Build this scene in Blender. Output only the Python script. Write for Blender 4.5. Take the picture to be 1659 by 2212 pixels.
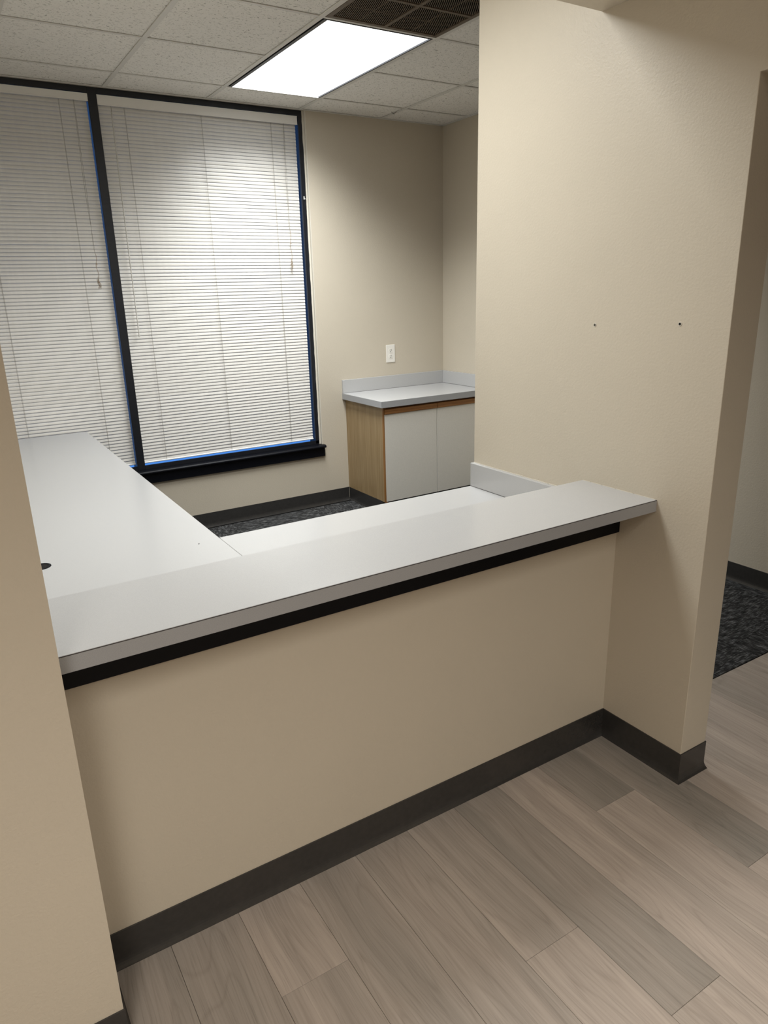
import bpy, bmesh, math, random
from mathutils import Matrix, Vector

for o in list(bpy.data.objects):
    bpy.data.objects.remove(o)
S = bpy.context.scene
COL = S.collection
R = math.radians
random.seed(4)

# ------------------------------------------------------------------ camera
YAW, PITCH, ROLL, FPX = R(31.491), R(-17.483), R(-1.604), 1523.98
fw = Vector((math.sin(YAW)*math.cos(PITCH), math.cos(YAW)*math.cos(PITCH), math.sin(PITCH)))
rt0 = Vector((math.cos(YAW), -math.sin(YAW), 0))
up0 = rt0.cross(fw)
rt = math.cos(ROLL)*rt0 + math.sin(ROLL)*up0
up = -math.sin(ROLL)*rt0 + math.cos(ROLL)*up0
cd = bpy.data.cameras.new('camera')
cd.sensor_fit = 'HORIZONTAL'
cd.sensor_width = 36.0
cd.lens = FPX*36.0/1659.0
cd.clip_start = 0.02
cam = bpy.data.objects.new('camera', cd)
COL.objects.link(cam)
m3 = Matrix((rt, up, -fw)).transposed()
cam.matrix_world = Matrix.Translation((-1.8219, -1.4902, 1.5748)) @ m3.to_4x4()
S.camera = cam

# ------------------------------------------------------------------ sky, exposure
W_ = bpy.data.worlds.new('dusk_sky')
S.world = W_
W_.use_nodes = True
bg = W_.node_tree.nodes['Background']
bg.inputs['Color'].default_value = (0.15, 0.40, 0.92, 1)
bg.inputs['Strength'].default_value = 0.7
S.view_settings.view_transform = 'Standard'
S.view_settings.look = 'None'
S.view_settings.gamma = 1.0
S.view_settings.use_curve_mapping = False
S.view_settings.exposure = 0.64
LAMP_COOL = (0.955, 0.985, 0.985)      # lamps over the desk
LAMP_WARM = (1.0, 0.955, 0.885)      # lamps in the hall
LAMP_GLOW = 1.6                      # luminance of a lens seen at a glancing angle
LAMP_ROOM = (28.0, R(125))           # watts, spread
LAMP_DESK = (21.0, R(166))
LAMP_HALL = (27.5, R(122))
LAMP_HALL_RIGHT = (14.0, R(122))

# ------------------------------------------------------------------ measures (metres)
XL = -1.7335          # left wall face
XR = 1.6637           # right wall face
YW = 3.2143           # window wall face
YF = 3.2343           # window frame front
H = 2.7193            # ceiling
ST = 0.1277           # thickness of the wall by the opening
YD, YE = -0.3231, 0.7545
BT = 0.1059
YL0, YL1 = -0.2091, 0.192
HB = 2.3282
HALL_Y, HALL_X = -4.2, -4.4

# ------------------------------------------------------------------ material helpers
def mat(name):
    m = bpy.data.materials.new(name)
    m.use_nodes = True
    nt = m.node_tree
    b = nt.nodes['Principled BSDF']
    return m, nt, b

def N(nt, t, **k):
    n = nt.nodes.new(t)
    for a, v in k.items():
        setattr(n, a, v)
    return n

def L(nt, a, b):
    nt.links.new(a, b)

def ramp(nt, fac, stops):
    n = N(nt, 'ShaderNodeValToRGB')
    cr = n.color_ramp
    while len(cr.elements) < len(stops):
        cr.elements.new(0.5)
    for e, (p, c) in zip(cr.elements, stops):
        e.position = p
        e.color = (*c, 1) if len(c) == 3 else c
    L(nt, fac, n.inputs['Fac'])
    return n.outputs['Color']

def objco(nt, scale=(1, 1, 1), rot=(0, 0, 0)):
    tc = N(nt, 'ShaderNodeTexCoord')
    mp = N(nt, 'ShaderNodeMapping')
    mp.inputs['Scale'].default_value = scale
    mp.inputs['Rotation'].default_value = rot
    L(nt, tc.outputs['Object'], mp.inputs['Vector'])
    return mp.outputs['Vector']

def noise(nt, vec, scale, detail=2, rough=0.5):
    n = N(nt, 'ShaderNodeTexNoise')
    n.inputs['Scale'].default_value = scale
    n.inputs['Detail'].default_value = detail
    n.inputs['Roughness'].default_value = rough
    if vec is not None:
        L(nt, vec, n.inputs['Vector'])
    return n.outputs['Fac']

def bump(nt, b, h, strength, dist):
    n = N(nt, 'ShaderNodeBump')
    n.inputs['Strength'].default_value = strength
    n.inputs['Distance'].default_value = dist
    L(nt, h, n.inputs['Height'])
    L(nt, n.outputs['Normal'], b.inputs['Normal'])

def mixc(nt, fac, a, b, kind='MIX'):
    n = N(nt, 'ShaderNodeMix', data_type='RGBA', blend_type=kind)
    for sock, v in ((n.inputs[0], fac), (n.inputs[6], a), (n.inputs[7], b)):
        if hasattr(v, 'is_output'):
            L(nt, v, sock)
        elif isinstance(v, (int, float)):
            sock.default_value = v
        else:
            sock.default_value = (*v, 1)
    return n.outputs[2]

def math_(nt, op, a, b=None):
    n = N(nt, 'ShaderNodeMath', operation=op)
    for s, v in ((n.inputs[0], a), (n.inputs[1], b)):
        if v is None:
            continue
        if hasattr(v, 'is_output'):
            L(nt, v, s)
        else:
            s.default_value = v
    return n.outputs[0]

def plain(name, col, rough=0.5, spec=0.5, metal=0.0, speck=0.0, sscale=900, bumpd=0.0, bscale=300):
    m, nt, b = mat(name)
    b.inputs['Roughness'].default_value = rough
    b.inputs['Specular IOR Level'].default_value = spec
    b.inputs['Metallic'].default_value = metal
    v = objco(nt)
    if speck:
        f = noise(nt, v, sscale, 2, 0.6)
        lo = tuple(c*(1-speck) for c in col)
        hi = tuple(min(1, c*(1+speck)) for c in col)
        L(nt, ramp(nt, f, [(0.3, lo), (0.7, hi)]), b.inputs['Base Color'])
    else:
        b.inputs['Base Color'].default_value = (*col, 1)
    if bumpd:
        bump(nt, b, noise(nt, v, bscale, 3, 0.6), 0.5, bumpd)
    return m

# wall paint: roller stipple, faint patches, satin sheen
def paint_mat(name, col):
    m, nt, b = mat(name)
    v = objco(nt)
    patch = noise(nt, v, 1.6, 3, 0.5)
    c = ramp(nt, patch, [(0.3, tuple(x*0.97 for x in col)), (0.7, tuple(min(1, x*1.02) for x in col))])
    L(nt, c, b.inputs['Base Color'])
    b.inputs['Roughness'].default_value = 0.42
    b.inputs['Specular IOR Level'].default_value = 0.35
    st = noise(nt, v, 130, 3, 0.6)
    dn = N(nt, 'ShaderNodeTexVoronoi', feature='F1')
    dn.inputs['Scale'].default_value = 5.5
    L(nt, v, dn.inputs['Vector'])
    dent = ramp(nt, dn.outputs['Distance'], [(0.0, (0, 0, 0)), (0.05, (1, 1, 1))])
    hgt = math_(nt, 'ADD', math_(nt, 'MULTIPLY', st, 0.6), math_(nt, 'MULTIPLY', dent, 0.5))
    bump(nt, b, hgt, 0.5, 0.0029)
    return m

M = {}
M['paint'] = paint_mat('wall_paint', (0.56, 0.50, 0.405))
M['laminate'] = plain('grey_laminate', (0.455, 0.452, 0.450), 0.20, 0.55, speck=0.05, sscale=600)
M['laminate_dark'] = plain('laminate_edge_seam', (0.045, 0.038, 0.035), 0.6)
M['laminate_edge'] = plain('laminate_edge', (0.34, 0.343, 0.352), 0.38, 0.4, speck=0.08, sscale=600)
M['black'] = plain('black_paint', (0.003, 0.0035, 0.006), 0.45, 0.16, bumpd=0.0006, bscale=90)
M['black_metal'] = plain('black_frame', (0.009, 0.010, 0.014), 0.38, 0.45)
M['vinyl'] = plain('vinyl_base', (0.034, 0.032, 0.030), 0.27, 0.6, speck=0.08, sscale=60)
M['white_metal'] = plain('white_enamel', (0.80, 0.78, 0.74), 0.35, 0.5)
M['slat'] = plain('blind_slat', (0.69, 0.665, 0.62), 0.36, 0.45, speck=0.03, sscale=40)
M['cord'] = plain('cord', (0.30, 0.28, 0.25), 0.8, 0.2)
M['cord_dark'] = plain('soiled_cord', (0.33, 0.26, 0.19), 0.85, 0.2)
M['clear'] = plain('clear_plastic', (0.62, 0.60, 0.56), 0.15, 0.5)
M['tee'] = plain('grid_enamel', (0.66, 0.64, 0.60), 0.5, 0.3)
M['dark'] = plain('dark_cavity', (0.010, 0.009, 0.008), 0.8, 0.2)
M['vent'] = plain('vent_enamel', (0.105, 0.076, 0.050), 0.5, 0.4)
M['door'] = plain('white_laminate', (0.70, 0.675, 0.62), 0.4, 0.4, speck=0.03, sscale=150)
M['plate'] = plain('outlet_plastic', (0.80, 0.77, 0.71), 0.35, 0.5)
M['caulk'] = plain('wall_bead', (0.62, 0.58, 0.50), 0.6, 0.3, bumpd=0.002, bscale=60)
M['carpet_under'] = plain('carpet_backing', (0.02, 0.02, 0.02), 0.95, 0.1)
M['anchor'] = plain('anchor_plastic', (0.62, 0.58, 0.50), 0.5, 0.4)
M['steel'] = plain('screw_steel', (0.25, 0.23, 0.20), 0.35, 0.5, metal=0.9)

def ceiling_mat():
    m, nt, b = mat('fissured_tile')
    oi = N(nt, 'ShaderNodeObjectInfo')
    tc = N(nt, 'ShaderNodeTexCoord')
    ad = N(nt, 'ShaderNodeVectorMath', operation='ADD')
    L(nt, tc.outputs['Object'], ad.inputs[0])
    cb = N(nt, 'ShaderNodeCombineXYZ')
    L(nt, math_(nt, 'MULTIPLY', oi.outputs['Random'], 37.0), cb.inputs[0])
    L(nt, math_(nt, 'MULTIPLY', oi.outputs['Random'], 91.0), cb.inputs[1])
    L(nt, cb.outputs[0], ad.inputs[1])
    # swirl the coordinates so the fissures run every way
    wn = N(nt, 'ShaderNodeTexNoise')
    wn.inputs['Scale'].default_value = 22
    L(nt, ad.outputs[0], wn.inputs['Vector'])
    sc = N(nt, 'ShaderNodeVectorMath', operation='SCALE')
    sc.inputs['Scale'].default_value = 0.05
    L(nt, wn.outputs['Color'], sc.inputs[0])
    a2 = N(nt, 'ShaderNodeVectorMath', operation='ADD')
    L(nt, ad.outputs[0], a2.inputs[0]); L(nt, sc.outputs[0], a2.inputs[1])
    fis = None
    for rz in (0.5, 2.0):
        mp = N(nt, 'ShaderNodeMapping')
        mp.inputs['Rotation'].default_value = (0, 0, rz)
        mp.inputs['Scale'].default_value = (75, 210, 60)
        L(nt, a2.outputs[0], mp.inputs['Vector'])
        f = noise(nt, mp.outputs['Vector'], 1.0, 1, 0.4)
        fis = f if fis is None else math_(nt, 'MAXIMUM', fis, f)
    pin = noise(nt, ad.outputs[0], 260, 2, 0.6)
    mask = ramp(nt, fis, [(0.655, (0, 0, 0)), (0.72, (1, 1, 1))])
    pm = ramp(nt, pin, [(0.60, (0, 0, 0)), (0.72, (1, 1, 1))])
    base = (0.84, 0.815, 0.77)
    c1 = mixc(nt, mask, base, (0.40, 0.38, 0.345))
    c2 = mixc(nt, math_(nt, 'MULTIPLY', pm, 0.35), c1, (0.36, 0.34, 0.31))
    L(nt, c2, b.inputs['Base Color'])
    b.inputs['Roughness'].default_value = 0.9
    b.inputs['Specular IOR Level'].default_value = 0.15
    h = math_(nt, 'SUBTRACT', 1.0, math_(nt, 'MAXIMUM', mask, math_(nt, 'MULTIPLY', pm, 0.4)))
    bump(nt, b, h, 0.5, 0.002)
    return m
M['tile'] = ceiling_mat()

# wood planks: grain along object Y; obj.color R = tone, G/B = texture offset
def plank_mat():
    m, nt, b = mat('wood_plank')
    oi = N(nt, 'ShaderNodeObjectInfo')
    sp = N(nt, 'ShaderNodeSeparateColor')
    L(nt, oi.outputs['Color'], sp.inputs[0])
    tc = N(nt, 'ShaderNodeTexCoord')
    cb = N(nt, 'ShaderNodeCombineXYZ')
    L(nt, math_(nt, 'MULTIPLY', sp.outputs[1], 40.0), cb.inputs[0])
    L(nt, math_(nt, 'MULTIPLY', sp.outputs[2], 40.0), cb.inputs[1])
    ad = N(nt, 'ShaderNodeVectorMath', operation='ADD')
    L(nt, tc.outputs['Object'], ad.inputs[0]); L(nt, cb.outputs[0], ad.inputs[1])
    # gentle wander of the grain
    w = N(nt, 'ShaderNodeTexNoise')
    w.inputs['Scale'].default_value = 1.0
    w.inputs['Detail'].default_value = 1
    mpw = N(nt, 'ShaderNodeMapping')
    mpw.inputs['Scale'].default_value = (5.0, 2.2, 1)
    L(nt, ad.outputs[0], mpw.inputs['Vector']); L(nt, mpw.outputs[0], w.inputs['Vector'])
    sc = N(nt, 'ShaderNodeVectorMath', operation='SCALE')
    sc.inputs['Scale'].default_value = 0.05
    L(nt, w.outputs['Color'], sc.inputs[0])
    a2 = N(nt, 'ShaderNodeVectorMath', operation='ADD')
    L(nt, ad.outputs[0], a2.inputs[0]); L(nt, sc.outputs[0], a2.inputs[1])
    def g(sx, sy, det=3):
        mp = N(nt, 'ShaderNodeMapping')
        mp.inputs['Scale'].default_value = (sx, sy, 1)
        L(nt, a2.outputs[0], mp.inputs['Vector'])
        return noise(nt, mp.outputs[0], 1.0, det, 0.55)
    broad = g(8, 0.7, 2)
    mid = g(30, 1.1, 3)
    fine = g(150, 3.2, 3)
    pore = g(330, 9, 1)
    # growth rings: level lines of a stretched noise give cathedral arches
    lev = g(5.5, 0.62, 1)
    rings = math_(nt, 'ABSOLUTE', math_(nt, 'SINE', math_(nt, 'MULTIPLY', lev, 62.0)))
    light = (0.430, 0.360, 0.306)
    dark = (0.250, 0.222, 0.190)
    tone = math_(nt, 'ADD', math_(nt, 'MULTIPLY', broad, 0.9),
                 math_(nt, 'ADD', math_(nt, 'MULTIPLY', sp.outputs[0], 0.85), -0.38))
    c = ramp(nt, tone, [(0.05, dark), (0.85, light)])
    k = math_(nt, 'ADD', math_(nt, 'MULTIPLY', mid, 0.55), math_(nt, 'MULTIPLY', fine, 0.45))
    kk = ramp(nt, k, [(0.36, (0.83, 0.825, 0.82)), (0.64, (1.07, 1.07, 1.07))])
    c = mixc(nt, 1.0, c, kk, 'MULTIPLY')
    rk = ramp(nt, rings, [(0.0, (0.86, 0.855, 0.85)), (0.35, (1, 1, 1))])
    c = mixc(nt, 0.75, c, rk, 'MULTIPLY')
    pk = ramp(nt, pore, [(0.30, (0.86, 0.86, 0.86)), (0.44, (1, 1, 1))])
    c = mixc(nt, 1.0, c, pk, 'MULTIPLY')
    # occasional knot
    vo = N(nt, 'ShaderNodeTexVoronoi')
    mk = N(nt, 'ShaderNodeMapping')
    mk.inputs['Scale'].default_value = (3.2, 1.3, 1)
    L(nt, a2.outputs[0], mk.inputs['Vector']); L(nt, mk.outputs[0], vo.inputs['Vector'])
    vo.inputs['Scale'].default_value = 1.1
    kn = ramp(nt, vo.outputs['Distance'], [(0.0, (0.68, 0.68, 0.67)), (0.13, (1, 1, 1))])
    c = mixc(nt, 0.8, c, kn, 'MULTIPLY')
    L(nt, c, b.inputs['Base Color'])
    b.inputs['Roughness'].default_value = 0.62
    b.inputs['Specular IOR Level'].default_value = 0.28
    bump(nt, b, math_(nt, 'ADD', fine, pore), 0.12, 0.0005)
    return m
M['plank'] = plank_mat()

def carpet_mat():
    m, nt, b = mat('carpet_pile')
    oi = N(nt, 'ShaderNodeObjectInfo')
    tc = N(nt, 'ShaderNodeTexCoord')
    cb = N(nt, 'ShaderNodeCombineXYZ')
    L(nt, math_(nt, 'MULTIPLY', oi.outputs['Random'], 50.0), cb.inputs[0])
    ad = N(nt, 'ShaderNodeVectorMath', operation='ADD')
    L(nt, tc.outputs['Object'], ad.inputs[0]); L(nt, cb.outputs[0], ad.inputs[1])
    def g(sx, sy, det):
        mp = N(nt, 'ShaderNodeMapping')
        mp.inputs['Scale'].default_value = (sx, sy, 1)
        L(nt, ad.outputs[0], mp.inputs['Vector'])
        return noise(nt, mp.outputs[0], 1.0, det, 0.6)
    a = g(190, 26, 2)
    bb = g(42, 16, 3)
    pile = noise(nt, ad.outputs[0], 500, 1)
    f = math_(nt, 'ADD', math_(nt, 'MULTIPLY', a, 0.58), math_(nt, 'MULTIPLY', bb, 0.42))
    c = ramp(nt, f, [(0.40, (0.016, 0.016, 0.016)), (0.51, (0.048, 0.048, 0.048)), (0.63, (0.17, 0.17, 0.172))])
    c = mixc(nt, 1.0, c, ramp(nt, pile, [(0.3, (0.55,)*3), (0.7, (1.2,)*3)]), 'MULTIPLY')
    L(nt, c, b.inputs['Base Color'])
    b.inputs['Roughness'].default_value = 0.95
    b.inputs['Specular IOR Level'].default_value = 0.1
    bump(nt, b, math_(nt, 'ADD', pile, a), 0.8, 0.003)
    return m
M['carpet'] = carpet_mat()

def oak_mat(name, light, dark, rot=(0, 0, 0), cath=True):
    m, nt, b = mat(name)
    v = objco(nt, (1, 1, 1), rot)
    mp = N(nt, 'ShaderNodeMapping')
    mp.inputs['Scale'].default_value = (60, 60, 2.2)
    L(nt, v, mp.inputs['Vector'])
    f = noise(nt, mp.outputs[0], 1.0, 3, 0.6)
    mp2 = N(nt, 'ShaderNodeMapping')
    mp2.inputs['Scale'].default_value = (260, 260, 9)
    L(nt, v, mp2.inputs['Vector'])
    f2 = noise(nt, mp2.outputs[0], 1.0, 2, 0.5)
    k = math_(nt, 'ADD', math_(nt, 'MULTIPLY', f, 0.55), math_(nt, 'MULTIPLY', f2, 0.3))
    if cath:
        mp3 = N(nt, 'ShaderNodeMapping')
        mp3.inputs['Scale'].default_value = (7.5, 7.5, 0.9)
        L(nt, v, mp3.inputs['Vector'])
        lv = noise(nt, mp3.outputs[0], 1.0, 1, 0.4)
        rg = math_(nt, 'ABSOLUTE', math_(nt, 'SINE', math_(nt, 'MULTIPLY', lv, 60.0)))
        k = math_(nt, 'ADD', k, math_(nt, 'MULTIPLY', rg, 0.07))
    c = ramp(nt, k, [(0.36, dark), (0.60, light)])
    L(nt, c, b.inputs['Base Color'])
    b.inputs['Roughness'].default_value = 0.45
    b.inputs['Specular IOR Level'].default_value = 0.4
    return m
M['oak'] = oak_mat('oak_veneer', (0.365, 0.262, 0.140), (0.275, 0.185, 0.088))
M['oak_rail'] = oak_mat('oak_rail', (0.37, 0.175, 0.055), (0.21, 0.085, 0.022), (0, R(90), 0), False)
M['oak_edge'] = oak_mat('oak_edge', (0.34, 0.165, 0.05), (0.22, 0.095, 0.025), (0, 0, 0), False)

def emit_mat(name, col, strength):
    m = bpy.data.materials.new(name)
    m.use_nodes = True
    nt = m.node_tree
    nt.nodes.remove(nt.nodes['Principled BSDF'])
    e = N(nt, 'ShaderNodeEmission')
    e.inputs['Color'].default_value = (*col, 1)
    e.inputs['Strength'].default_value = strength
    L(nt, e.outputs[0], nt.nodes['Material Output'].inputs['Surface'])
    return m

def glass_mat():
    m = bpy.data.materials.new('tinted_glass')
    m.use_nodes = True
    nt = m.node_tree
    nt.nodes.remove(nt.nodes['Principled BSDF'])
    t = N(nt, 'ShaderNodeBsdfTransparent')
    t.inputs['Color'].default_value = (0.72, 0.82, 0.92, 1)
    g = N(nt, 'ShaderNodeBsdfGlossy')
    g.inputs['Roughness'].default_value = 0.02
    fr = N(nt, 'ShaderNodeFresnel')
    fr.inputs['IOR'].default_value = 1.45
    mx = N(nt, 'ShaderNodeMixShader')
    L(nt, fr.outputs[0], mx.inputs[0]); L(nt, t.outputs[0], mx.inputs[1]); L(nt, g.outputs[0], mx.inputs[2])
    L(nt, mx.outputs[0], nt.nodes['Material Output'].inputs['Surface'])
    return m
M['glass'] = glass_mat()

# ------------------------------------------------------------------ mesh helpers
def box(bm, x0, x1, y0, y1, z0, z1, bev=0.0, seg=1):
    r = bmesh.ops.create_cube(bm, size=1)
    vs = r['verts']
    for v in vs:
        v.co = Vector((x0+(v.co.x+.5)*(x1-x0), y0+(v.co.y+.5)*(y1-y0), z0+(v.co.z+.5)*(z1-z0)))
    if bev:
        es = list({e for v in vs for e in v.link_edges})
        bmesh.ops.bevel(bm, geom=es, offset=bev, segments=seg, affect='EDGES', profile=0.5)

def cyl(bm, p, axis, r, h, n=16, r2=None):
    q = Vector(axis).normalized().to_track_quat('Z', 'Y').to_matrix().to_4x4()
    bmesh.ops.create_cone(bm, cap_ends=True, segments=n, radius1=r, radius2=r if r2 is None else r2, depth=h,
                          matrix=Matrix.Translation(p) @ q)

def tube(bm, pts, r, n=6):
    pts = [Vector(p) for p in pts]
    rings = []
    for i, p in enumerate(pts):
        d = (pts[min(i+1, len(pts)-1)] - pts[max(i-1, 0)]).normalized()
        a = d.orthogonal().normalized() if abs(d.z) < 0.9 else Vector((1, 0, 0))
        a = (a - d*a.dot(d)).normalized()
        b = d.cross(a)
        rings.append([bm.verts.new(p + r*(math.cos(2*math.pi*k/n)*a + math.sin(2*math.pi*k/n)*b)) for k in range(n)])
    for q0, q1 in zip(rings, rings[1:]):
        for k in range(n):
            bm.faces.new((q0[k], q0[(k+1) % n], q1[(k+1) % n], q1[k]))
    bm.faces.new(rings[0][::-1]); bm.faces.new(rings[-1])

def obj(name, bm, m, parent=None, smooth=False, loc=None):
    bmesh.ops.recalc_face_normals(bm, faces=bm.faces)
    me = bpy.data.meshes.new(name)
    bm.to_mesh(me); bm.free()
    if m is not None:
        me.materials.append(m)
    if smooth:
        for p in me.polygons:
            p.use_smooth = True
    o = bpy.data.objects.new(name, me)
    COL.objects.link(o)
    if loc is not None:
        # shift mesh so that the object's origin sits at loc
        me.transform(Matrix.Translation(-Vector(loc)))
        o.location = loc
    if parent is not None:
        o.parent = parent
        if parent.type == 'EMPTY' or parent.location.length > 0:
            o.location = o.location - world_loc(parent)
            if loc is None:
                pass
    return o

def world_loc(o):
    v = Vector(o.location)
    while o.parent:
        o = o.parent
        v += o.location
    return v

def bx(name, m, parent, *a, bev=0.0, seg=1):
    bm = bmesh.new()
    box(bm, *a, bev=bev, seg=seg)
    return obj(name, bm, m, parent)

def multi(name, m, parent, boxes, bev=0.0):
    bm = bmesh.new()
    for b in boxes:
        box(bm, *b, bev=bev)
    return obj(name, bm, m, parent)

def empty(name, loc):
    o = bpy.data.objects.new(name, None)
    o.empty_display_size = 0.1
    o.location = loc
    COL.objects.link(o)
    return o

def tag(o, label, cat, group=None):
    o['label'] = label
    o['category'] = cat
    if group:
        o['group'] = group
    return o

def struct(o, label=None):
    o['kind'] = 'structure'
    if label:
        o['label'] = label
    return o

def piece(name, me, m, parent, loc, rz=0.0):
    o = bpy.data.objects.new(name, me)
    COL.objects.link(o)
    o.parent = parent
    o.location = Vector(loc) - world_loc(parent)
    o.rotation_euler = (0, 0, rz)
    return o

def box_mesh(name, *a, m=None, bev=0.0):
    bm = bmesh.new()
    box(bm, *a, bev=bev)
    bmesh.ops.recalc_face_normals(bm, faces=bm.faces)
    me = bpy.data.meshes.new(name)
    bm.to_mesh(me); bm.free()
    me.materials.append(m)
    return me

# ------------------------------------------------------------------ floor
floor = struct(bx('floor', M['carpet_under'], None, HALL_X, XR+.15, HALL_Y, YW+.15, -0.12, -0.004),
               'wood plank floor with a dark carpet tile area behind the counter')
PW = 0.18
X0 = -1.587
joints = {-1: -.86, -2: -.34, 0: -.70, 1: -.293, 2: -.96, 3: -.78, 4: -.536, 5: -.815, 6: -1.02, 7: -.271, 8: -.66, 9: -.15, 10: -.95, 11: -.42}
tones = {(0, 0): .40, (1, 0): .70, (1, 1): .48, (2, 0): .38, (3, 0): .36, (4, 0): .52, (4, 1): .66, (5, 0): .20, (5, 1): .62,
         (6, 0): .72, (7, 0): .12, (7, 1): .74, (8, 0): .10, (8, 1): .74, (9, 0): .55, (9, 1): .70, (10, 0): .62, (6, 1): .8}
rnd = random.Random(11)
cache = {}
for k in range(-6, 19):
    xa = X0 + k*PW
    if xa >= XR:
        break
    xb = min(xa+PW, XR-.001)
    j = joints.get(k, -rnd.uniform(.1, 1.2))
    ends = [-0.001 if xa > XL-.1 else -0.001, j, j-1.22, j-2.44]
    for i in range(3):
        y1, y0 = ends[i], ends[i+1]
        w, l = xb-xa, y1-y0
        key = (round(w, 3), round(l, 3))
        if key not in cache:
            cache[key] = box_mesh('plank', -w/2+.0004, w/2-.0004, -l/2+.0004, l/2-.0004, -.005, 0, m=M['plank'], bev=0.0007)
        o = piece('plank', cache[key], None, floor, ((xa+xb)/2, (y0+y1)/2, 0))
        o.color = (tones.get((k, i), rnd.uniform(.25, .8)), rnd.random(), rnd.random(), 1)
# far part of the hall floor, outside the picture
bx('plank_field', M['plank'], floor, HALL_X, X0-6*PW, HALL_Y, 0, -.005, -.0005)['kind'] = 'stuff'
bx('plank_field', M['plank'], floor, X0-6*PW, XR, HALL_Y, -3.68, -.005, -.0005)['kind'] = 'stuff'
CT = 0.6096
ctm = box_mesh('carpet_tile', -CT/2+.0004, CT/2-.0004, -CT/2+.0004, CT/2-.0004, -.005, .004, m=M['carpet'], bev=.0012)
cx0, cy0 = 1.031-4*CT-CT/2+.3, 0.126
nx = 0
for i in range(-1, 6):
    for jy in range(0, 6):
        xa, xb = XL + i*CT + .28, XL + (i+1)*CT + .28
        ya, yb = 0.126 + (jy-1)*CT, 0.126 + jy*CT
        xa, xb = max(xa, XL-.05), min(xb, XR)
        ya, yb = max(ya, 0.0), min(yb, YW)
        if xb-xa < .02 or yb-ya < .02:
            continue
        w, l = xb-xa-.0006, yb-ya-.0006
        r90 = (i+jy) % 2
        if r90:
            w2, l2 = l, w
        else:
            w2, l2 = w, l
        key = ('c', round(w2, 3), round(l2, 3))
        if key not in cache:
            cache[key] = box_mesh('carpet_tile', -w2/2, w2/2, -l2/2, l2/2, -.004, .0035, m=M['carpet'], bev=.001)
        piece('carpet_tile', cache[key], None, floor, ((xa+xb)/2, (ya+yb)/2, 0), R(90) if r90 else 0)

# ------------------------------------------------------------------ walls
paint = M['paint']
struct(multi('wall_left', paint, None, [(HALL_X, XL, YL0, YL1, 0, H), (XL-.15, XL, YL1, YW+.15, 0, H)]),
       'beige painted wall at the left edge of the picture')
struct(bx('wall_counter', paint, None, XL, 0, 0, 0.150, 0, 0.8905), 'low beige half wall under the long counter ledge')
def profile_x(name, m, x0, x1, yz, bev=0.0):
    bm = bmesh.new()
    a = [bm.verts.new((x0, y, z)) for y, z in yz]
    b = [bm.verts.new((x1, y, z)) for y, z in yz]
    n = len(yz)
    bm.faces.new(a); bm.faces.new(b[::-1])
    for k in range(n):
        bm.faces.new((a[k], b[k], b[(k+1) % n], a[(k+1) % n]))
    if bev:
        bmesh.ops.recalc_face_normals(bm, faces=bm.faces)
        bmesh.ops.bevel(bm, geom=list(bm.edges), offset=bev, segments=2, affect='EDGES', profile=0.5)
    return obj(name, bm, m)
DW = 1.02      # width of the doorway in the tall wall
struct(profile_x('wall_centre', paint, 0, ST, [(YE, 0), (YE, H), (HALL_Y, H), (HALL_Y, 0), (YD-DW, 0), (YD-DW, 2.0562), (YD, 2.0562), (YD, 0)], bev=.0016),
       'tall beige wall beside the counter with two wall anchors')
struct(bx('trim_header', paint, None, XL, 0, YL0, YL1, HB, H), 'painted header beam above the counter opening')
struct(bx('wall_right', paint, None, XR, XR+.15, HALL_Y, YW+.15, 0, H), 'beige side wall behind the base cabinet')
struct(multi('wall_back', paint, None, [(.531, XR, YW, YW+.15, 0, H), (XL, .531, YW, YW+.15, 0, .452), (XL-.15, XR+.15, YW, YW+.15, H-.0008, H+.26)]),
       'beige wall with the black framed windows and the outlet')
struct(bx('wall_rear', paint, None, HALL_X, XR+.15, HALL_Y-.15, HALL_Y, 0, H))
struct(bx('wall_hall', paint, None, HALL_X-.15, HALL_X, HALL_Y-.15, YL1, 0, H))

# ------------------------------------------------------------------ ceiling: slab, tiles, tee grid
ceil = struct(bx('ceiling', M['dark'], None, HALL_X, XR+.15, HALL_Y, YW+.15, H+.16, H+.26),
              'suspended ceiling of fissured tiles in a white grid')
gx = [XL, -1.346, -.737, -.128, .493, 1.1204, XR]
gy = [YL1, .464, 1.074, 1.684, 2.294, 2.904, YW]
for i in range(6):
    for j in range(6):
        if (i == 3 and j in (2, 3, 4)) or (i == 1 and j == 1):
            continue          # grille and light fittings
        xa, xb, ya, yb = gx[i], gx[i+1], gy[j], gy[j+1]
        key = ('t', round(xb-xa, 3), round(yb-ya, 3))
        if key not in cache:
            w, l = (xb-xa)/2-.002, (yb-ya)/2-.002
            cache[key] = box_mesh('ceiling_tile', -w, w, -l, l, 0, .016, m=M['tile'], bev=.001)
        o = piece('ceiling_tile', cache[key], None, ceil, ((xa+xb)/2, (ya+yb)/2, H+.002+rnd.uniform(0, .0015)))
for i in range(1, 6):
    bm = bmesh.new()
    y0 = YL1
    box(bm, gx[i]-.012, gx[i]+.012, y0, YW, H-.002, H+.0015)
    box(bm, gx[i]-.0015, gx[i]+.0015, y0, YW, H+.001, H+.035)
    obj('main_tee', bm, M['tee'], ceil)
for j in range(1, 6):
    for i in range(6):
        if (i == 3 and j == 4):
            continue
        bx('cross_tee', M['tee'], ceil, gx[i]+.012 if i else XL, gx[i+1]-.012 if i < 5 else XR, gy[j]-.008, gy[j]+.008, H-.0015, H+.0015)
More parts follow.
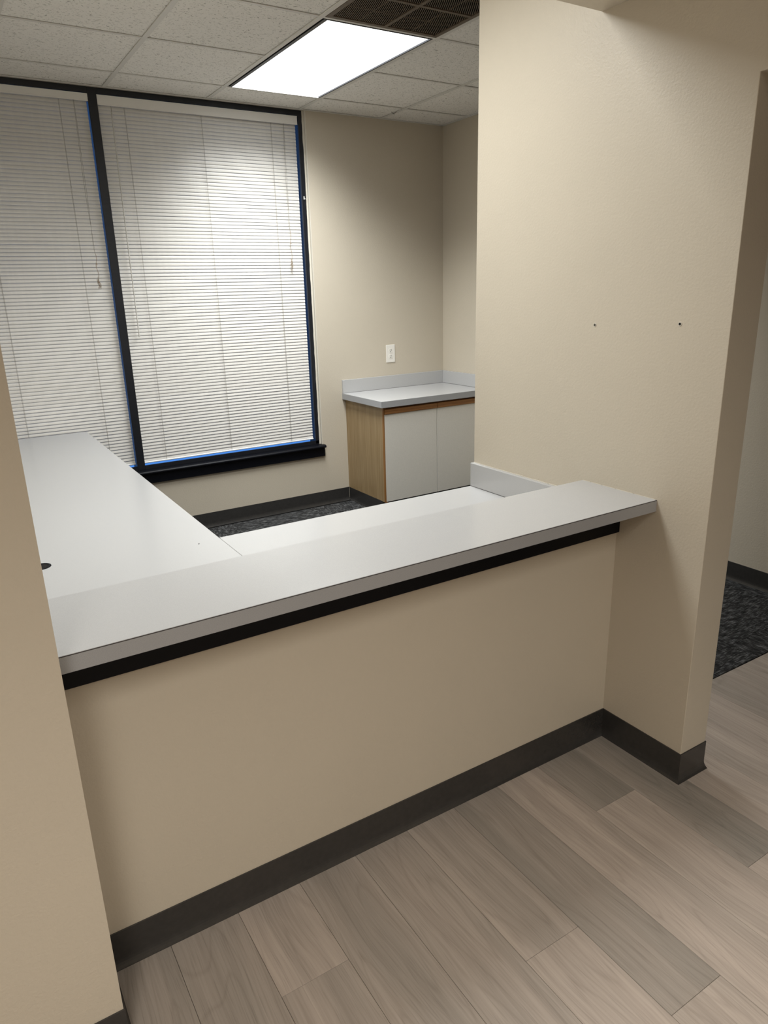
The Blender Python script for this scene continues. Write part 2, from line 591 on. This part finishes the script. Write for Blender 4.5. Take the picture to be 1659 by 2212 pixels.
for a in [(XL, XR, YW-.014, YW, H-.003, H+.001), (XR-.018, XR, YL1, YW, H-.003, H+.001), (XL, XL+.018, YL1, YW, H-.003, H+.001), (XL, 0, YL1, YL1+.018, H-.003, H+.001)]:
    bx('wall_angle', M['tee'], ceil, *a)
# short twist of hanger wire poking out beside a tee
bm = bmesh.new()
tube(bm, [(1.112, 2.985, H), (1.098, 2.990, H-.010), (1.082, 2.994, H-.013), (1.076, 3.000, H-.004), (1.088, 2.997, H-.012), (1.090, 2.988, H-.020)], .0018, 5)
obj('hanger_wire', bm, M['steel'], ceil)
# plain tiles over the hall, outside the picture
HALL_LAMPS = [(-2.75, -2.14, -2.9, -1.68, 'lit ceiling panel in the hall before the left wall', LAMP_HALL),
              (-1.05, -.44, -2.9, -1.68, 'lit ceiling panel in the hall near the doorway wall', LAMP_HALL_RIGHT)]
for a in [(HALL_X, -2.75, HALL_Y, YL1), (-2.14, -1.05, HALL_Y, YL1), (-.44, XR, HALL_Y, YL1), (-2.75, -2.14, HALL_Y, -2.9), (-2.75, -2.14, -1.68, YL1),
          (-1.05, -.44, HALL_Y, -2.9), (-1.05, -.44, -1.68, YL1)]:
    bx('tile_field', M['tile'], ceil, *a, H+.001, H+.016)['kind'] = 'stuff'

# ------------------------------------------------------------------ vinyl cove base
def cove(name, path, label=None, end_caps=True):
    prof = [(0, BT), (.0022, BT), (.0029, BT-.0012), (.0030, .030), (.0038, .0225), (.0056, .0155), (.0082, .0090), (.0108, .0040), (.0122, .0018), (.0124, 0), (0, 0)]
    bm = bmesh.new()
    rows = []
    n = len(path)
    for i, (x, y) in enumerate(path):
        p = Vector((x, y))
        nrm = []
        if i > 0:
            d = (p - Vector(path[i-1])).normalized(); nrm.append(Vector((d.y, -d.x)))
        if i < n-1:
            d = (Vector(path[i+1]) - p).normalized(); nrm.append(Vector((d.y, -d.x)))
        if len(nrm) == 2:
            s = nrm[0]+nrm[1]
            mvec = s/(s.dot(nrm[0]))
        else:
            mvec = nrm[0]
        rows.append([bm.verts.new((x+mvec.x*o, y+mvec.y*o, z)) for o, z in prof])
    for a, b in zip(rows, rows[1:]):
        for k in range(len(prof)):
            bm.faces.new((a[k], a[(k+1) % len(prof)], b[(k+1) % len(prof)], b[k]))
    bm.faces.new(rows[0]); bm.faces.new(rows[-1][::-1])
    return obj(name, bm, M['vinyl'], None)
# paths run with the room on their right-hand side (normal = right of travel)
struct(cove('baseboard_counter', [(XL+.0124, 0), (-.0001, 0)]))
struct(cove('baseboard_centre', [(0, 0), (0, YD), (ST, YD), (ST, YE), (0, YE)]))
struct(cove('baseboard_left', [(HALL_X, YL0), (XL, YL0), (XL, 0)]))
struct(cove('baseboard_back', [(XL, YW), (.7445, YW)]))
struct(cove('baseboard_right', [(XR, 2.66), (XR, HALL_Y)]))

# ------------------------------------------------------------------ windows
GLY = YF + .085
win1 = struct(empty('window_1', (-.15, YF+.03, .475)), 'black framed window with the wide closed blind')
win2 = struct(empty('window_2', (-1.28, YF+.03, .475)), 'black framed window partly hidden by the left wall')
bm_ = M['black_metal']
MX0, MX1 = -.8262, -.7765
bx('mullion', bm_, win1, MX0, MX1, YF, YF+.10, .475, H-.001, bev=.0015)
bx('head_rail', bm_, win1, MX1, .5185, YF, YF+.10, 2.6865, H-.001, bev=.001)
multi('bottom_rail', bm_, win1, [(MX1, .5185, YF, YF+.012, .4755, .5030), (MX1, .5185, YF+.012, YF+.10, .4755, .4800)])
bx('jamb', bm_, win1, .489, .5185, YF, YF+.10, .4800, 2.6865, bev=.0015)
bx('pane', M['glass'], win1, MX1, .489, GLY, GLY+.005, .4800, 2.6865)
bx('head_rail', bm_, win2, XL, MX0, YF, YF+.10, 2.6865, H-.001, bev=.001)
multi('bottom_rail', bm_, win2, [(XL, MX0, YF, YF+.012, .4755, .5030), (XL, MX0, YF+.012, YF+.10, .4755, .4800)])
bx('jamb', bm_, win2, XL, XL+.02, YF, YF+.10, .4800, 2.6865, bev=.001)
bx('pane', M['glass'], win2, XL+.02, MX0, GLY, GLY+.005, .4800, 2.6865)
# bead of paint and caulk between the jamb and the wall, ragged on the jamb side
bm = bmesh.new()
zs = [.476 + i*(H-.478)/70 for i in range(71)]
rw = random.Random(3)
f0 = []
for z in zs:
    xa = .5165 + rw.uniform(-.0012, .0014) + (.0025 if 2.2 < z < 2.5 else 0)
    f0.append((bm.verts.new((xa, YF-.0015, z)), bm.verts.new((.531, YF-.0015, z)), bm.verts.new((xa, YF+.004, z)), bm.verts.new((.531, YF+.004, z))))
for a, b in zip(f0, f0[1:]):
    bm.faces.new((a[0], a[1], b[1], b[0])); bm.faces.new((a[2], a[0], b[0], b[2]))
    bm.faces.new((a[3], a[2], b[2], b[3])); bm.faces.new((a[1], a[3], b[3], b[1]))
obj('paint_bead', bm, M['caulk'], win1)
# corner bead on the wall edge
struct(bx('trim_1', M['caulk'], None, .528, .5345, YW-.0012, YW+.02, .476, H-.003), 'thin painted corner bead beside the window')
# sill: stool with rounded nose and an apron under it
sill = struct(empty('trim_sill', (-.6, YW, .452)), 'black window sill running under both windows')
bm = bmesh.new()
nose = [(YF+.10, .4750), (3.186, .4740), (3.179, .4715), (3.1745, .466), (3.1735, .460), (3.176, .4555), (3.181, .4525), (YW, .452), (YF+.10, .452)]
va = [bm.verts.new((XL, y, z)) for y, z in nose]
vb = [bm.verts.new((.545, y, z)) for y, z in nose]
for k in range(len(nose)):
    bm.faces.new((va[k], va[(k+1) % len(nose)], vb[(k+1) % len(nose)], vb[k]))
bm.faces.new(va); bm.faces.new(vb[::-1])
obj('stool', bm, M['black'], sill)
bx('apron', M['black'], sill, XL, .5425, 3.1945, YW, .3865, .452, bev=.0015)

# ------------------------------------------------------------------ blinds
SP, SW = .0209, .0252
def slat_mesh(w, tilt):
    bm = bmesh.new()
    n, th = 6, .00035
    ring = []
    for side in (0, 1):
        ks = range(n+1) if side == 0 else range(n, -1, -1)
        for k in ks:
            t = k/n-.5
            # slightly crowned strip, room edge (negative y) down
            a, c = t*SW, .0014*(1-4*t*t) - side*th
            y = a*math.cos(tilt) - c*math.sin(tilt)
            z = a*math.sin(tilt) + c*math.cos(tilt)
            ring.append((y, z))
    va = [bm.verts.new((-w/2, y, z)) for y, z in ring]
    vb = [bm.verts.new((w/2, y, z)) for y, z in ring]
    for k in range(len(ring)):
        q = (k+1) % len(ring)
        bm.faces.new((va[k], va[q], vb[q], vb[k]))
    for k in range(n):
        bm.faces.new((va[k], va[k+1], va[-k-2], va[-k-1]))
        bm.faces.new((vb[k+1], vb[k], vb[-k-1], vb[-k-2]))
    bmesh.ops.recalc_face_normals(bm, faces=bm.faces)
    me = bpy.data.meshes.new('slat')
    bm.to_mesh(me); bm.free()
    me.materials.append(M['slat'])
    return me

def blind(x0, x1, ladders, label, seed, wand=None, pull=None, hz0=2.632, tilts=(70, 77), hr_front=None):
    rr = random.Random(seed)
    ys = YF + .028
    b = empty('window_blind', ((x0+x1)/2, ys, .50))
    tag(b, label, 'blind', 'mini blinds')
    # head rail: an open channel with rolled lips
    bm = bmesh.new()
    box(bm, x0-.004, x1+.004, YF+.004, YF+.030, hz0+.002, 2.6845, bev=.0012)
    box(bm, x0-.004, x1+.004, YF+.0025, YF+.006, hz0, hz0+.006, bev=.001)
    box(bm, x0-.004, x1+.004, YF+.0025, YF+.006, 2.679, 2.6845, bev=.001)
    obj('headrail', bm, M['white_metal'], b)
    w = x1-x0-.004
    mesh_a = slat_mesh(w, R(tilts[0])); mesh_b = slat_mesh(w, R(tilts[1])); mesh_c = slat_mesh(w, R((tilts[0]+tilts[1])/2))
    ztop, zbot = hz0-.006, .5295
    n = round((ztop-.5350)/SP) + 1
    for i in range(n):
        z = ztop - i*(ztop-.5350)/(n-1)
        t = i/n
        me = mesh_b if t < .35 else (mesh_c if t < .8 else mesh_a)
        o = piece('slat', me, None, b, ((x0+x1)/2, ys+.004, z+rr.uniform(-.0006, .0006)))
        o.rotation_euler = (R(rr.uniform(-1.5, 1.5)), R(rr.uniform(-.03, .03)), 0)
    bx('bottom_rail', M['white_metal'], b, x0, x1, ys-.008, ys+.014, .5125, .5225, bev=.003)
    for lx in ladders:
        bm = bmesh.new()
        for yy in (ys-.0105, ys+.0185):
            pts = [(lx+rr.uniform(-.0008, .0008), yy, hz0 - q*(hz0-.524)/30) for q in range(31)]
            tube(bm, pts, .0007, 5)
        tube(bm, [(lx+.003, ys-.011, hz0), (lx+.003, ys-.011, .5245)], .0006, 5)
        obj('ladder_cord', bm, M['cord'], b)
    if wand:
        xw, zb = wand
        bm = bmesh.new()
        tube(bm, [(xw, ys-.022, hz0-.03), (xw-.002, ys-.021, (hz0+zb)/2), (xw-.003, ys-.02, zb)], .0035, 6)
        wd = obj('tilt_wand', bm, M['clear'], b)
        bm = bmesh.new()
        tube(bm, [(xw, ys-.018, hz0+.004), (xw, ys-.026, hz0-.01), (xw, ys-.022, hz0-.032)], .0012, 6)
        obj('wand_hook', bm, M['steel'], wd)
        bm = bmesh.new()
        cyl(bm, (xw-.003, ys-.02, zb-.006), (0, 0, 1), .0042, .018, 8)
        obj('wand_tip', bm, M['clear'], wd)
    if pull:
        xp, zb, zj = pull
        bm = bmesh.new()
        for s, ph in ((-1, 0), (1, 1.4)):
            pts = []
            for q in range(25):
                t = q/24
                z = hz0 - t*(hz0-zj)
                sway = .004*s*math.sin(math.pi*t*1.1+ph*.3) + .0015*math.sin(9*t+ph)
                pts.append((xp+sway, ys-.020, z))
            pts[-1] = (xp+.002, ys-.020, zj)
            tube(bm, pts, .0009, 5)
        pc = obj('pull_cord', bm, M['cord'], b)
        # knotted, soiled tail
        bm = bmesh.new()
        pts = [(xp+.002+.004*math.sin(q*.7), ys-.021, zj-(zj-zb)*q/16) for q in range(17)]
        tube(bm, pts, .0016, 5)
        for q in range(7):
            a = rr.uniform(0, 6.28)
            z0 = zb + rr.uniform(.0, .045)
            c = [(xp+.006*math.cos(a+k*.9)*(k % 3), ys-.024+.003*math.sin(a+k), z0-.008*k+.012*math.sin(k*1.7+q)) for k in range(6)]
            tube(bm, c, .0011, 4)
        bmesh.ops.create_icosphere(bm, subdivisions=1, radius=.0042, matrix=Matrix.Translation((xp+.004, ys-.021, zj-(zj-zb)*.35)))
        obj('cord_knot', bm, M['cord_dark'], pc)
    return b

blind(-.7735, .4815, (-.627, -.166, .298), 'closed white mini blind on the wide window nearer the base cabinet', 5,
      wand=(-.703, 1.345), pull=(.384, 1.745, 1.98))
blind(XL+.021, -.8285, (-.983, -1.435), 'closed white mini blind on the left window above the desk', 8,
      pull=(-.905, 1.655, 1.83), hz0=2.645)

# cord cleat on the jamb
ck = empty('cord_cleat', (.503, YF, 2.186))
tag(ck, 'tiny white plastic cord cleat on the black window jamb', 'cleat')
bx('back_plate', M['white_metal'], ck, .4985, .5055, YF-.004, YF, 2.176, 2.197, bev=.001)
bm = bmesh.new()
tube(bm, [(.503, YF-.003, 2.183), (.5065, YF-.010, 2.181), (.513, YF-.013, 2.176)], .0018, 6)
obj('prong', bm, M['white_metal'], ck)

# ------------------------------------------------------------------ counter ledge
HC, TL, LY0, LY1 = .9279, .0374, -.145, .1615
led = empty('counter_ledge', (-.87, 0, HC-TL))
tag(led, 'long grey laminate ledge on top of the half wall', 'counter')
lam, lame = M['laminate'], M['laminate_edge']
bx('top', lam, led, XL, 0, LY0+.0016, LY1, HC-TL, HC, bev=.0007)
bx('front_band', lame, led, XL, 0, LY0, LY0+.0016, HC-TL, HC-.0026)
bx('edge_seam', M['laminate_dark'], led, XL, 0, LY0+.0004, LY0+.0016, HC-.0026, HC-.0008)
bm = bmesh.new()
for ya, yb in ((-.138, -.06), (-.052, .015), (.02, .072), (.080, .12), (.128, .158)):
    box(bm, -.0022, -.0003, ya, yb, HC, HC+.0011)
obj('caulk_line', bm, M['caulk'], led)
bx('support_rail', M['black'], led, XL, 0, -.0115, 0, .7849, HC-TL, bev=.0008)

# ------------------------------------------------------------------ desk worktop behind the half wall
HD, TD, DX, DY = .7799, .0374, -1.1116, .7553
dsk = empty('corner_desk', (-1.2, .6, 0))
tag(dsk, 'L-shaped grey laminate desk behind the counter running to the left window', 'desk')
bx('return_top', lam, dsk, XL+.0011, DX-.0003, .1511, YW-.022, HD-TD, HD, bev=.0012)
bx('main_top', lam, dsk, DX+.0003, -.0011, .1511, DY, HD-TD, HD, bev=.0012)
bx('backsplash', M['laminate'], dsk, -.0186, -.0011, .1511, DY, HD+.0012, .8790, bev=.0012)
bx('splash_seam', M['laminate_dark'], dsk, -.0181, -.0011, .1511, DY-.0005, HD, HD+.0012)
# cream caulk left along the wall above the splash, broken in places
bm = bmesh.new()
rc_ = random.Random(9)
y = .1620
while y < DY-.004:
    l = rc_.uniform(.02, .07)
    r_ = rc_.uniform(.0010, .0019)
    y2 = min(y+l, DY-.002)
    box(bm, -.0011-r_*1.6, -.0004, y, y2, .8790, .8790+r_*1.5)
    y = y2 + (rc_.uniform(.002, .006) if rc_.random() < .25 else 0)
obj('caulk_line', bm, M['caulk'], dsk)
# gable panels that carry the tops
bx('gable_panel', M['door'], dsk, XL+.0011, DX-.04, YW-.06, YW-.04, 0.004, HD-TD)
bx('gable_panel', M['door'], dsk, DX-.03, DX-.01, .1511, DY-.05, 0.004, HD-TD)
bx('gable_panel', M['door'], dsk, -.045, -.01, .1511, DY-.05, 0.004, HD-TD)
bm = bmesh.new()
GX, GY = -1.664, .822
for r0, r1, z0, z1 in ((.030, .0225, HD, HD+.0018), ):
    n = 28
    pr = [(r0, z0), (r0-.001, z1), (r1, z1), (r1, z0+.0004)]
    rows = [[bm.verts.new((GX+r*math.cos(2*math.pi*k/n), GY+r*math.sin(2*math.pi*k/n), z)) for r, z in pr] for k in range(n)]
    for k in range(n):
        a, b = rows[k], rows[(k+1) % n]
        for q in range(3):
            bm.faces.new((a[q], b[q], b[q+1], a[q+1]))
gr = obj('cable_grommet', bm, M['black'], dsk)
bm = bmesh.new()
cyl(bm, (GX, GY, HD+.0004), (0, 0, 1), .0225, .0006, 28)
obj('grommet_hole', bm, M['dark'], gr)
bm = bmesh.new()
cyl(bm, (-1.190, .733, HD+.0002), (0, 0, 1), .0028, .0005, 10)
obj('drill_hole', bm, M['dark'], dsk)

# ------------------------------------------------------------------ base cabinet with its worktop
CX, CY, CT_, CH = .746, 2.6713, .8399, .0449
cab = empty('base_cabinet', ((CX+XR)/2, CY, 0))
tag(cab, 'oak sided base cabinet with two white doors in the far corner', 'cabinet')
ZT = CT_-CH
bx('side_panel', M['oak'], cab, CX, CX+.016, CY+.019, YW-.0005, BT-.003, ZT, bev=.0006)
bx('edge_strip', M['oak_edge'], cab, CX-.0004, CX+.019, CY+.0005, CY+.019, BT-.003, ZT, bev=.0006)
multi('carcass', M['oak_edge'], cab, [(CX+.016, XR-.001, CY+.02, CY+.035, ZT-.022, ZT), (CX+.016, XR-.001, CY+.02, YW-.005, BT, BT+.016),
                                      (XR-.02, XR-.001, CY+.02, YW-.005, BT+.016, ZT-.022), (CX+.016, XR-.001, YW-.012, YW-.004, BT+.016, ZT-.022)])
bx('plinth', M['vinyl'], cab, CX+.004, XR-.001, CY+.055, YW-.001, .004, BT-.003)
# vinyl cove base glued along the cabinet side
bm = bmesh.new()
pf = [(0, BT), (.0028, BT), (.0032, .03), (.0042, .018), (.0068, .008), (.0085, .0035), (.0085, .0036), (0, .0036)]
ra = [bm.verts.new((CX-o+.001, CY+.045, z)) for o, z in pf]
rb = [bm.verts.new((CX-o+.001, YW-.009, z)) for o, z in pf]
for k in range(len(pf)):
    bm.faces.new((ra[k], ra[(k+1) % len(pf)], rb[(k+1) % len(pf)], rb[k]))
bm.faces.new(ra); bm.faces.new(rb[::-1])
obj('vinyl_base', bm, M['vinyl'], cab)
GAPX = 1.2056
for xa, xb in ((CX+.006, GAPX-.0022), (GAPX+.0022, XR-.006)):
    d = bx('door', M['door'], cab, xa, xb, CY, CY+.018, .1084, .7436, bev=.0012)
    # oak finger-pull rail along the top of the door, thicker at its lip
    bm = bmesh.new()
    pr = [(CY-.006, .744), (CY-.0075, .748), (CY-.0065, .776), (CY-.003, .781), (CY+.018, .781), (CY+.018, .744)]
    ra = [bm.verts.new((xa, y, z)) for y, z in pr]
    rb = [bm.verts.new((xb, y, z)) for y, z in pr]
    for k in range(len(pr)):
        bm.faces.new((ra[k], ra[(k+1) % len(pr)], rb[(k+1) % len(pr)], rb[k]))
    bm.faces.new(ra); bm.faces.new(rb[::-1])
    obj('pull_rail', bm, M['oak_rail'], d)

wt = empty('cabinet_worktop', ((.72+XR)/2, 2.93, ZT))
tag(wt, 'grey laminate worktop with backsplash on the base cabinet', 'worktop')
bx('top', lam, wt, .72, XR-.0005, 2.6503, YW-.0005, ZT, CT_, bev=.0008)
bx('front_band', lame, wt, .719, XR-.0005, 2.6488, 2.6503, ZT, CT_-.002)
bx('side_band', lame, wt, .7185, .72, 2.6488, YW-.0005, ZT, CT_-.002)
bx('backsplash', lam, wt, .7205, XR-.0005, YW-.0155, YW-.0005, CT_+.001, .9382, bev=.001)
bx('backsplash', lam, wt, XR-.0155, XR-.0005, 2.6503, YW-.0160, CT_+.001, .9382, bev=.001)
multi('splash_seam', M['laminate_dark'], wt, [(.7205, XR-.0005, YW-.015, YW-.0005, CT_, CT_+.001), (XR-.015, XR-.0005, 2.6503, YW-.0160, CT_, CT_+.001)])

# ------------------------------------------------------------------ outlet
ox, oz = 1.1575, 1.1035
out = empty('wall_outlet', (ox, YW, oz))
tag(out, 'ivory duplex outlet on the wall above the cabinet worktop', 'outlet')
bx('cover_plate', M['plate'], out, ox-.0395, ox+.0395, YW-.0055, YW, oz-.0665, oz+.0665, bev=.0022, seg=2)
for s in (1, -1):
    zc = oz + s*.0215
    bm = bmesh.new()
    cyl(bm, (ox, YW-.0058, zc), (0, 1, 0), .0172, .0035, 20)
    rc = obj('receptacle', bm, M['plate'], out)
    multi('slot', M['dark'], rc, [(ox-.0078, ox-.0055, YW-.0079, YW-.007, zc+.001, zc+.0095), (ox+.0052, ox+.0078, YW-.0079, YW-.007, zc-.0, zc+.0095), (ox-.003, ox+.003, YW-.0079, YW-.007, zc-.0105, zc-.005)])
bm = bmesh.new()
cyl(bm, (ox, YW-.0062, oz), (0, 1, 0), .0028, .002, 10)
obj('screw', bm, M['plate'], out)

# ------------------------------------------------------------------ wall anchors
for (y, z, lb) in ((.148, 1.448, 'wall anchor with a screw in the tall wall, nearer the window side'),
                   (-.1665, 1.4585, 'wall anchor in the tall wall, nearer the doorway edge')):
    a = empty('wall_anchor', (0, y, z))
    tag(a, lb, 'anchor', 'wall anchors')
    bm = bmesh.new()
    n = 18
    pr = [(.0066, 0), (.006, -.0014), (.0042, -.0016), (.0038, -.0004)]
    rows = [[bm.verts.new((x, y+r*math.cos(2*math.pi*k/n), z+r*math.sin(2*math.pi*k/n))) for r, x in pr] for k in range(n)]
    for k in range(n):
        p, q = rows[k], rows[(k+1) % n]
        for i in range(3):
            bm.faces.new((p[i], q[i], q[i+1], p[i+1]))
    obj('collar', bm, M['anchor'], a)
    bm = bmesh.new()
    cyl(bm, (-.0003, y, z), (1, 0, 0), .0039, .0008, 14)
    obj('hole', bm, M['dark'], a)
    if y > 0:
        bm = bmesh.new()
        cyl(bm, (-.0009, y, z), (1, 0, 0), .0022, .0012, 12)
        obj('screw_head', bm, M['steel'], a)

# ------------------------------------------------------------------ ceiling lights
def troffer(x0, x1, y0, y1, label, lamp, tint):
    watts, spread = lamp
    t = empty('ceiling_light', ((x0+x1)/2, (y0+y1)/2, H))
    tag(t, label, 'light', 'recessed ceiling lights')
    fl, fr, fe = .018, .009, .007      # the lens sits a little off centre in its black frame
    multi('frame', M['black_metal'], t, [(x0, x0+fl, y0, y1, H-.001, H+.012), (x1-fr, x1, y0, y1, H-.001, H+.012),
                                         (x0+fl, x1-fr, y0, y0+fe, H-.001, H+.012), (x0+fl, x1-fr, y1-fe, y1, H-.001, H+.012)])
    multi('housing', M['white_metal'], t, [(x0, x1, y0, y1, H+.10, H+.11), (x0-.002, x0, y0, y1, H+.012, H+.11), (x1, x1+.002, y0, y1, H+.012, H+.11), (x0, x1, y0-.002, y0, H+.012, H+.11), (x0, x1, y1, y1+.002, H+.012, H+.11)])
    bx('diffuser', emit_mat('lit_diffuser', tint, LAMP_GLOW), t, x0+fl, x1-fr, y0+fe, y1-fe, H+.006, H+.010)
    # the prismatic lens throws most of the light downwards
    ld = bpy.data.lights.new('lamp_light', 'AREA')
    ld.shape = 'RECTANGLE'
    ld.size, ld.size_y = x1-x0-fl-fr, y1-y0-2*fe
    ld.energy = watts
    ld.color = tint
    ld.spread = spread
    lo = bpy.data.objects.new('lamp_light', ld)
    COL.objects.link(lo)
    lo.parent = t
    lo.location = ((fl-fr)/2, 0, .005)
    return t
troffer(-.104, .482, 1.700, 2.916, 'lit rectangular ceiling panel in front of the air grille', LAMP_ROOM, LAMP_COOL)
troffer(-1.334, -.749, .476, 1.062, 'small square lit ceiling panel above the corner desk', LAMP_DESK, LAMP_COOL)
for x0, x1, y0, y1, lb, lamp in HALL_LAMPS:
    troffer(x0, x1, y0, y1, lb, lamp, LAMP_WARM)

# ------------------------------------------------------------------ return air grille
vx0, vx1, vy0, vy1 = -.114, .480, 1.088, 1.671
vt = empty('ceiling_vent', ((vx0+vx1)/2, (vy0+vy1)/2, H))
tag(vt, 'brown perforated return air grille in the ceiling beside the lit panel', 'vent')
fw_ = .022
multi('frame', M['vent'], vt, [(vx0, vx0+fw_, vy0, vy1, H-.003, H+.006), (vx1-fw_, vx1, vy0, vy1, H-.003, H+.006),
                               (vx0+fw_, vx1-fw_, vy0, vy0+fw_, H-.003, H+.006), (vx0+fw_, vx1-fw_, vy1-fw_, vy1, H-.003, H+.006)])
vcx, vcy = (vx0+vx1)/2, (vy0+vy1)/2
multi('divider', M['vent'], vt, [(vcx-.009, vcx+.009, vy0+fw_, vy1-fw_, H-.003, H+.006), (vx0+fw_, vcx-.009, vcy-.009, vcy+.009, H-.003, H+.006), (vcx+.009, vx1-fw_, vcy-.009, vcy+.009, H-.003, H+.006)])
multi('plenum', M['dark'], vt, [(vx0, vx1, vy0, vy1, H+.14, H+.145), (vx0-.002, vx0, vy0, vy1, H+.006, H+.145), (vx1, vx1+.002, vy0, vy1, H+.006, H+.145), (vx0, vx1, vy0-.002, vy0, H+.006, H+.145), (vx0, vx1, vy1, vy1+.002, H+.006, H+.145)])
for qx in ((vx0+fw_, vcx-.009), (vcx+.009, vx1-fw_)):
    for qy in ((vy0+fw_, vcy-.009), (vcy+.009, vy1-fw_)):
        bm = bmesh.new()
        (a0, a1), (b0, b1) = qx, qy
        mx, my = (a0+a1)/2, (b0+b1)/2
        box(bm, mx-.0012, mx+.0012, b0, b1, H-.001, H+.004)
        box(bm, a0, a1, my-.0012, my+.0012, H-.001, H+.004)
        # diagonal blades clipped to the opening
        s = -(a1-a0)
        while s < (b1-b0):
            # line y = b0 + s + (x - a0)
            t0 = max(0, -s); t1 = min(a1-a0, (b1-b0)-s)
            if t1-t0 > .004:
                p = Vector((a0+t0, b0+s+t0, 0)); q = Vector((a0+t1, b0+s+t1, 0))
                nn = Vector((1, -1, 0)).normalized()*.0016
                vv = [bm.verts.new((c.x+o.x, c.y+o.y, z)) for z in (H, H+.007) for c, o in ((p, nn), (q, nn), (q, -nn), (p, -nn))]
                for f in ((0, 1, 2, 3), (4, 7, 6, 5), (0, 4, 5, 1), (1, 5, 6, 2), (2, 6, 7, 3), (3, 7, 4, 0)):
                    bm.faces.new([vv[i] for i in f])
            s += .0115
        g = obj('grille_panel', bm, M['vent'], vt)
        g['kind'] = 'stuff'
